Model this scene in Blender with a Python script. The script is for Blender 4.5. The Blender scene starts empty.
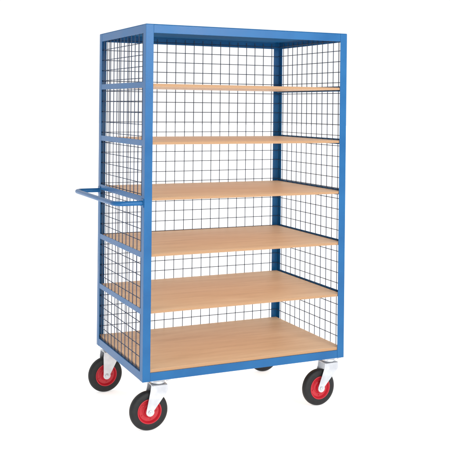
import bpy, bmesh, math, random
from mathutils import Vector, Matrix
random.seed(3)
scene=bpy.context.scene
scene.view_settings.view_transform='Standard'
scene.view_settings.look='None'
scene.view_settings.exposure=0
COL=scene.collection

# ---------------- materials ----------------
def new_mat(name):
    m=bpy.data.materials.new(name); m.use_nodes=True
    nt=m.node_tree; b=nt.nodes['Principled BSDF']
    return m,nt,b
def noise(nt,scale,detail=4,stretch=(1,1,1),rough=.5):
    tc=nt.nodes.new('ShaderNodeTexCoord'); mp=nt.nodes.new('ShaderNodeMapping')
    mp.inputs['Scale'].default_value=stretch
    n=nt.nodes.new('ShaderNodeTexNoise'); n.inputs['Scale'].default_value=scale
    n.inputs['Detail'].default_value=detail; n.inputs['Roughness'].default_value=rough
    nt.links.new(tc.outputs['Object'],mp.inputs[0]); nt.links.new(mp.outputs[0],n.inputs['Vector'])
    return n
def ramp(nt,src,stops):
    r=nt.nodes.new('ShaderNodeValToRGB'); e=r.color_ramp.elements
    e[0].position,e[0].color=stops[0][0],(*stops[0][1],1)
    e[1].position,e[1].color=stops[-1][0],(*stops[-1][1],1)
    for p,c in stops[1:-1]:
        x=e.new(p); x.color=(*c,1)
    nt.links.new(src,r.inputs[0]); return r
def simple(name,c1,c2,scale,rough,metal=0,bump=0.0,bscale=200,r2=None,spec=.5):
    m,nt,b=new_mat(name)
    n=noise(nt,scale); r=ramp(nt,n.outputs['Fac'],[(.35,c1),(.65,c2)])
    nt.links.new(r.outputs[0],b.inputs['Base Color'])
    b.inputs['Metallic'].default_value=metal; b.inputs['Roughness'].default_value=rough
    b.inputs['Specular IOR Level'].default_value=spec
    if r2 is not None:
        rr=ramp(nt,n.outputs['Fac'],[(.3,(rough,)*3),(.7,(r2,)*3)])
        nt.links.new(rr.outputs[0],b.inputs['Roughness'])
    if bump:
        n2=noise(nt,bscale,3); bp=nt.nodes.new('ShaderNodeBump')
        bp.inputs['Strength'].default_value=bump; bp.inputs['Distance'].default_value=.001
        nt.links.new(n2.outputs['Fac'],bp.inputs['Height']); nt.links.new(bp.outputs[0],b.inputs['Normal'])
    return m
BLUE=simple('blue_powder_coat',(.002,.090,.26),(.005,.112,.30),5,.26,bump=.3,bscale=350,r2=.40,spec=.36)
BLUEM=simple('matt_blue_sheet',(.004,.11,.30),(.007,.125,.32),6,.8,spec=.08)
WIRE=simple('dark_blue_wire',(.015,.034,.078),(.021,.045,.10),10,.45)
RUB=simple('black_rubber',(.006,.006,.007),(.013,.013,.014),25,.5,bump=.4,bscale=150,r2=.62,spec=.35)
RED=simple('red_rim_paint',(.42,.008,.020),(.50,.012,.026),12,.35,r2=.45)
ZINC=simple('zinc_plated_steel',(.50,.52,.56),(.66,.68,.71),18,.32,metal=.75,r2=.48,bump=.2,bscale=120)

def wood(name,edge=False):
    m,nt,b=new_mat(name)
    tc=nt.nodes.new('ShaderNodeTexCoord')
    if edge:
        w=nt.nodes.new('ShaderNodeTexWave')
        w.wave_type='BANDS'; w.bands_direction='Z'; w.inputs['Scale'].default_value=70; w.inputs['Distortion'].default_value=.6
        nt.links.new(tc.outputs['Object'],w.inputs['Vector'])
        r=ramp(nt,w.outputs['Fac'],[(.1,(.36,.20,.10)),(.9,(.47,.28,.15))])
        nt.links.new(r.outputs[0],b.inputs['Base Color']); b.inputs['Roughness'].default_value=.7
        return m
    oi=nt.nodes.new('ShaderNodeObjectInfo')
    mp=nt.nodes.new('ShaderNodeMapping')
    mp.inputs['Scale'].default_value=(.9,8,1)
    ad=nt.nodes.new('ShaderNodeVectorMath'); ad.operation='ADD'
    cm=nt.nodes.new('ShaderNodeCombineXYZ'); mu=nt.nodes.new('ShaderNodeMath'); mu.operation='MULTIPLY'; mu.inputs[1].default_value=37
    nt.links.new(oi.outputs['Random'],mu.inputs[0])
    nt.links.new(mu.outputs[0],cm.inputs[0]); nt.links.new(mu.outputs[0],cm.inputs[1])
    nt.links.new(tc.outputs['Object'],ad.inputs[0]); nt.links.new(cm.outputs[0],ad.inputs[1])
    nt.links.new(ad.outputs[0],mp.inputs[0])
    n=nt.nodes.new('ShaderNodeTexNoise'); n.inputs['Scale'].default_value=2.6; n.inputs['Detail'].default_value=6; n.inputs['Distortion'].default_value=.4
    nt.links.new(mp.outputs[0],n.inputs['Vector'])
    n2=nt.nodes.new('ShaderNodeTexNoise'); n2.inputs['Scale'].default_value=22; n2.inputs['Detail'].default_value=4
    nt.links.new(mp.outputs[0],n2.inputs['Vector'])
    mx=nt.nodes.new('ShaderNodeMath'); mx.operation='MULTIPLY_ADD'; mx.inputs[1].default_value=.3
    nt.links.new(n2.outputs['Fac'],mx.inputs[0]); nt.links.new(n.outputs['Fac'],mx.inputs[2])
    r=ramp(nt,mx.outputs[0],[(.42,(.67,.43,.24)),(.62,(.74,.495,.29)),(.85,(.80,.56,.345))])
    hs=nt.nodes.new('ShaderNodeHueSaturation'); hv=nt.nodes.new('ShaderNodeMapRange')
    hv.inputs[3].default_value=.96; hv.inputs[4].default_value=1.03
    nt.links.new(oi.outputs['Random'],hv.inputs[0]); nt.links.new(hv.outputs[0],hs.inputs['Value'])
    nt.links.new(r.outputs[0],hs.inputs['Color'])
    nt.links.new(hs.outputs[0],b.inputs['Base Color'])
    b.inputs['Roughness'].default_value=.5
    bp=nt.nodes.new('ShaderNodeBump'); bp.inputs['Strength'].default_value=.12; bp.inputs['Distance'].default_value=.001
    nt.links.new(n2.outputs['Fac'],bp.inputs['Height']); nt.links.new(bp.outputs[0],b.inputs['Normal'])
    return m
WOOD=wood('beech_plywood'); WEDGE=wood('plywood_edge',True)

m,nt,b=new_mat('glowing_white_floor')
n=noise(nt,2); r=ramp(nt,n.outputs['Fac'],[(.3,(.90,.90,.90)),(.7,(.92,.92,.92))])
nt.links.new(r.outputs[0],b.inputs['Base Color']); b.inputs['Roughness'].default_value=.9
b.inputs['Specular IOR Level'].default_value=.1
b.inputs['Emission Color'].default_value=(1,1,1,1); b.inputs['Emission Strength'].default_value=.55  # glow added to the floor so it renders white and contact shadows fade
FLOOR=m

# ---------------- helpers ----------------
def make(name,bm,mats,parent=None,bevel=0,smooth=False,origin=None,loc_parent=Vector((0,0,0))):
    bmesh.ops.recalc_face_normals(bm,faces=bm.faces)
    me=bpy.data.meshes.new(name)
    if origin is None:
        xs=[v.co for v in bm.verts]
        origin=Vector([ (min(c[i] for c in xs)+max(c[i] for c in xs))/2 for i in range(3)])
    origin=Vector(origin)
    bmesh.ops.translate(bm,verts=bm.verts,vec=-origin)
    bm.to_mesh(me); bm.free()
    for mt in mats: me.materials.append(mt)
    o=bpy.data.objects.new(name,me); COL.objects.link(o)
    o.location=origin-loc_parent
    if parent: o.parent=parent
    if bevel:
        md=o.modifiers.new('bevel','BEVEL'); md.width=bevel; md.segments=2; md.limit_method='ANGLE'
    if smooth:
        for p in me.polygons: p.use_smooth=True
        try: me.set_sharp_from_angle(angle=math.radians(35))
        except Exception: pass
    return o
def box(bm,lo,hi,mi=0):
    vs=[bm.verts.new((x,y,z)) for x in (lo[0],hi[0]) for y in (lo[1],hi[1]) for z in (lo[2],hi[2])]
    for f in [(0,1,3,2),(4,6,7,5),(0,4,5,1),(2,3,7,6),(0,2,6,4),(1,5,7,3)]:
        fc=bm.faces.new([vs[i] for i in f]); fc.material_index=mi
def prism(bm,pts,fn,a,b_,mi=0):
    A=[bm.verts.new(fn(u,v,a)) for u,v in pts]; B=[bm.verts.new(fn(u,v,b_)) for u,v in pts]
    n=len(pts)
    bm.faces.new(A).material_index=mi; bm.faces.new(B[::-1]).material_index=mi
    for i in range(n):
        bm.faces.new([A[i],A[(i+1)%n],B[(i+1)%n],B[i]]).material_index=mi
def tube(bm,pts,r,seg=8,mi=0):
    rings=[]; n=len(pts)
    for i,p in enumerate(pts):
        p=Vector(p)
        d=(Vector(pts[min(i+1,n-1)])-Vector(pts[max(i-1,0)])).normalized()
        up=Vector((0,0,1)) if abs(d.z)<.9 else Vector((1,0,0))
        s=d.cross(up).normalized(); u=s.cross(d).normalized()
        rings.append([bm.verts.new(p+r*(math.cos(2*math.pi*k/seg)*s+math.sin(2*math.pi*k/seg)*u)) for k in range(seg)])
    for a,c in zip(rings,rings[1:]):
        for k in range(seg):
            bm.faces.new([a[k],a[(k+1)%seg],c[(k+1)%seg],c[k]]).material_index=mi
    bm.faces.new(rings[0]).material_index=mi; bm.faces.new(rings[-1][::-1]).material_index=mi
def lathe(bm,prof,c=(0,0,0),seg=64,axis='Y',mi=0,close=True):
    c=Vector(c); rings=[]
    for rr,h in prof:
        ring=[]
        for k in range(seg):
            a=2*math.pi*k/seg
            if axis=='Y': v=Vector((rr*math.cos(a),h,rr*math.sin(a)))
            else: v=Vector((rr*math.cos(a),rr*math.sin(a),h))
            ring.append(bm.verts.new(c+v))
        rings.append(ring)
    prs=list(zip(rings,rings[1:]))
    if close: prs.append((rings[-1],rings[0]))
    for a,d in prs:
        for k in range(seg):
            bm.faces.new([a[k],a[(k+1)%seg],d[(k+1)%seg],d[k]]).material_index=mi
    if not close:
        bm.faces.new(rings[0]).material_index=mi; bm.faces.new(rings[-1][::-1]).material_index=mi

# ---------------- trolley ----------------
DZ=.008
W2,D2=.6,.4; ZB,ZT=.275-DZ,2.097-DZ; FL=.042; T=.004
trolley=bpy.data.objects.new('shelf_trolley',None); COL.objects.link(trolley)
trolley.empty_display_size=.3
trolley['label']="tall blue steel trolley with mesh sides and wooden shelves"
trolley['category']="trolley"

for sx in (-1,1):
    for sy in (-1,1):
        bm=bmesh.new()
        L=[(0,0),(FL,0),(FL,T),(T,T),(T,FL),(0,FL)]
        prism(bm,L,lambda u,v,t,sx=sx,sy=sy:(sx*(W2-u),sy*(D2-v),t),ZB,ZT)
        make('corner_post',bm,[BLUE],trolley,bevel=.0012)

SH=[z-DZ for z in (1.795,1.497,1.211,.924,.634,.3355)]
HB=.0435
def rail_x(sy,z0,h,name):
    bm=bmesh.new()
    zz0,zz1=z0,z0+h
    pts=[(0,zz1),(0,zz0),(T,zz0),(T,zz1-T),(.036,zz1-T),(.036,zz1)]
    prism(bm,pts,lambda u,v,t:(t,sy*(D2-.0008-u),v),-W2+FL+.0003,W2-FL-.0003)
    make(name,bm,[BLUE],trolley,bevel=.0012)
for sy in (-1,1):
    rail_x(sy,ZT-.043,.0425,'top_rail')
    rail_x(sy,ZB+.0005,HB,'bottom_rail')
def rail_y(sx,z0,h,name,mode):
    bm=bmesh.new(); zz0,zz1=z0,z0+h
    s=D2-FL-.0003; off=.0008
    pts=[(0,zz1),(0,zz0),(.036,zz0),(.036,zz0+T),(T,zz0+T),(T,zz1)]
    if mode=='top': pts=[(0,zz1),(0,zz0),(T,zz0),(T,zz1-T),(.036,zz1-T),(.036,zz1)]
    prism(bm,pts,lambda u,v,t:(sx*(W2-off-u),t,v),-s,s)
    make(name,bm,[BLUE],trolley,bevel=.001)
for sx in (-1,1):
    rail_y(sx,ZT-.043,.0425,'top_rail','top')
    rail_y(sx,ZB+.0005,HB,'bottom_rail','top')
    for z in SH[:-1]:
        rail_y(sx,z-.021,.030,'shelf_support','low')
bm=bmesh.new(); box(bm,(-W2+.001,-D2+.001,ZT+.0003),(W2-.001,D2-.001,ZT+.0023))
box(bm,(-W2+.038,-D2+.038,ZT-.004),(W2-.038,D2-.038,ZT+.0002))
make('roof_panel',bm,[BLUEM],trolley,bevel=.0006)
for x in (-.25,.25):
    bm=bmesh.new(); box(bm,(x-.02,-D2+.0375,ZB+.012),(x+.02,D2-.0375,ZB+.042))
    make('cross_member',bm,[BLUE],trolley,bevel=.001)

for i,z in enumerate(SH):
    bm=bmesh.new()
    deck=i==len(SH)-1
    th=.016 if deck else .0135
    yf=-D2+(.0048 if deck else .0055)
    box(bm,(-W2+.0125,yf,z-th),(W2-.0125,D2-.0135,z))
    for f in bm.faces:
        c=f.calc_center_median()
        if abs(c.z-(z-th/2))<.002: f.material_index=1
    make('shelf',bm,[WOOD,WEDGE],trolley,bevel=.0012)

# wire mesh panels
CELL=.06; R=.0022
def panel(name,kind,s):
    bm=bmesh.new()
    half=(W2 if kind=='x' else D2)-.012
    nv=int(2*half/CELL); st=-(nv-1)*CELL/2
    zs=ZB+.030; z1=ZT-.012
    d=(D2 if kind=='x' else W2)-.0088
    rj=random.Random(7 if kind=='x' else 11+s)
    j=lambda: rj.uniform(-.0012,.0012)
    a=st
    while a<=half:
        p,q=j(),j()
        if kind=='x': tube(bm,[(a+p,s*d,zs),(a+q,s*d,z1)],R,6)
        else: tube(bm,[(s*d,a+p,zs),(s*d,a+q,z1)],R,6)
        a+=CELL
    z=zs+.02
    d2=d-2*R*.9
    while z<z1:
        p,q=j(),j()
        if kind=='x': tube(bm,[(-half,s*d2,z+p),(half,s*d2,z+q)],R,6)
        else: tube(bm,[(s*d2,-half,z+p),(s*d2,half,z+q)],R,6)
        z+=CELL
    make(name,bm,[WIRE],trolley,smooth=True)
panel('wire_mesh_panel','x',1)
panel('wire_mesh_panel','y',-1)
panel('wire_mesh_panel','y',1)

# handle
def arc(cx,cy,r,a0,a1,z,n=8):
    return [(cx+r*math.cos(math.radians(a0+(a1-a0)*i/n)),cy+r*math.sin(math.radians(a0+(a1-a0)*i/n)),z) for i in range(n+1)]
HX,HY,HZ,HR=-.745,.375,1.185-DZ,.05
path=[(-W2-.001,-HY,HZ)]+arc(HX+HR,-HY+HR,HR,270,180,HZ)+arc(HX+HR,HY-HR,HR,180,90,HZ)+[(-W2-.001,HY,HZ)]
bm=bmesh.new(); tube(bm,path,.0125,20)
for sy in (-1,1):
    box(bm,(-W2-.004,sy*HY-.018,HZ-.022),(-W2-.0005,sy*HY+.018,HZ+.022))
make('push_handle',bm,[BLUE],trolley,smooth=True)

# castor
def castor(x,y,trail,rot,swivel=True):
    ax=-trail; Rt=.1015; zc=Rt
    bm=bmesh.new()
    box(bm,(-.055,-.045,ZB-.006),(.055,.045,ZB-.001))
    for bx in (-.042,.042):
        for by in (-.033,.033):
            lathe(bm,[(.0075,ZB-.013),(.0075,ZB-.006)],(bx,by,0),6,'Z',close=False)
    if swivel:
        lathe(bm,[(.030,ZB-.028),(.036,ZB-.024),(.036,ZB-.014),(.030,ZB-.006)],(0,0,0),32,'Z',close=False)
        topz=ZB-.028
    else: topz=ZB-.006
    box(bm,(-.044,-.036,topz-.005),(.040,.036,topz))
    yo=.036
    for s in (-1,1):
        pts=[(-.046,topz),(.042,topz),(.044,topz-.034)]
        for k in range(9):
            a=math.radians(20-220*k/8)
            pts.append((ax+.022*math.cos(a),zc+.022*math.sin(a)))
        pts.append((-.050,topz-.03))
        y0,y1=(s*yo,s*(yo-.004))
        prism(bm,pts,lambda u,v,t:(u,t,v),min(y0,y1),max(y0,y1))
        lathe(bm,[(.0115,s*(yo)),(.0115,s*(yo+.008)),(.006,s*(yo+.0085)),(.006,s*(yo+.013))],(ax,0,zc),6,'Y',close=False)
    c=make('castor',bm,[ZINC],trolley,bevel=.0012,origin=(0,0,ZB))
    c.location=(x,y,ZB); c.rotation_euler=(0,0,math.radians(rot))
    w=.0225
    prof=[(.062,-w*.9),(.070,-w),(.083,-w),(.089,-w*.93),(.0955,-w*.78),(.100,-w*.5),(Rt,-w*.2),(Rt,w*.2),(.100,w*.5),(.0955,w*.78),(.089,w*.93),(.083,w),(.070,w),(.062,w*.9)]
    bm=bmesh.new(); lathe(bm,prof,(ax,0,zc),72)
    make('tyre',bm,[RUB],c,smooth=True,origin=(ax,0,zc),loc_parent=Vector((0,0,ZB)))
    prof=[(.0635,-.020),(.064,-.0225),(.060,-.023),(.057,-.019),(.052,-.010),(.034,-.008),(.027,-.014),(.024,-.028),(.009,-.030),(.009,.030),(.024,.028),(.027,.014),(.034,.008),(.052,.010),(.057,.019),(.060,.023),(.064,.0225),(.0635,.020)]
    bm=bmesh.new(); lathe(bm,prof,(ax,0,zc),64)
    for k in range(5):
        a=2*math.pi*k/5+.4+x
        for s in (-1,1):
            lathe(bm,[(.004,s*.009),(.004,s*.0125)],(ax+.043*math.cos(a),0,zc+.043*math.sin(a)),8,'Y',close=False)
    make('wheel_rim',bm,[RED],c,smooth=True,origin=(ax,0,zc),loc_parent=Vector((0,0,ZB)))
    return c
castor(-W2+.106,-D2+.058,.050,-3)
castor( W2-.065,-D2+.058,.068,3)
castor(-W2+.066, D2-.050,.028,2)
castor( W2-.100, D2-.050,.02,0)

# ---------------- floor ----------------
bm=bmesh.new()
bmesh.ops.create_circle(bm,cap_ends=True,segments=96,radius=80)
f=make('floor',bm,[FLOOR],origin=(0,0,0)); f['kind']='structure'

# ---------------- world ----------------
w=bpy.data.worlds.new('World'); scene.world=w; w.use_nodes=True
nt=w.node_tree; bg=nt.nodes['Background']
tc=nt.nodes.new('ShaderNodeTexCoord'); dp=nt.nodes.new('ShaderNodeVectorMath'); dp.operation='DOT_PRODUCT'
dp.inputs[1].default_value=(.421,.907,0)
nt.links.new(tc.outputs['Generated'],dp.inputs[0])
r=nt.nodes.new('ShaderNodeValToRGB'); r.color_ramp.elements[0].position=0; r.color_ramp.elements[0].color=(.58,.58,.59,1)
r.color_ramp.elements[1].position=.5; r.color_ramp.elements[1].color=(1.02,1.02,1.02,1)
mr=nt.nodes.new('ShaderNodeMapRange'); mr.inputs[1].default_value=-1; mr.inputs[2].default_value=1
nt.links.new(dp.outputs['Value'],mr.inputs[0]); nt.links.new(mr.outputs[0],r.inputs[0]); nt.links.new(r.outputs[0],bg.inputs[0])
bg.inputs[1].default_value=1.0

def area(name,loc,target,size,power,col=(1,1,1)):
    l=bpy.data.lights.new(name,'AREA'); l.shape='RECTANGLE'; l.size,l.size_y=size; l.energy=power; l.color=col
    o=bpy.data.objects.new(name,l); COL.objects.link(o); o.location=loc
    o.rotation_euler=(Vector(target)-Vector(loc)).to_track_quat('-Z','Y').to_euler()
area('added_soft_light',(1.4,-5.4,3.2),(0,0,1.0),(1.8,1.8),135,(1,.985,.96))  # unseen key light, added to set front faces apart from the sides
area('added_soft_light',(-1.6,-6.4,1.3),(0.2,0.4,1.1),(1.6,1.6),115)  # unseen low fill, added to brighten the interior under the shelves

# ---------------- camera ----------------
cam=bpy.data.cameras.new('camera'); co=bpy.data.objects.new('camera',cam); COL.objects.link(co)
co.location=(-2.147,-4.697,1.681-DZ)
rot=Matrix.Rotation(math.radians(-24.9),4,'Z')@Matrix.Rotation(math.radians(90),4,'X')@Matrix.Rotation(math.radians(.6),4,'Z')
co.rotation_euler=rot.to_euler()
cam.lens=71.7; cam.sensor_width=36; cam.shift_y=-118.3/450; cam.shift_x=-.3/450; cam.clip_end=500
scene.camera=co
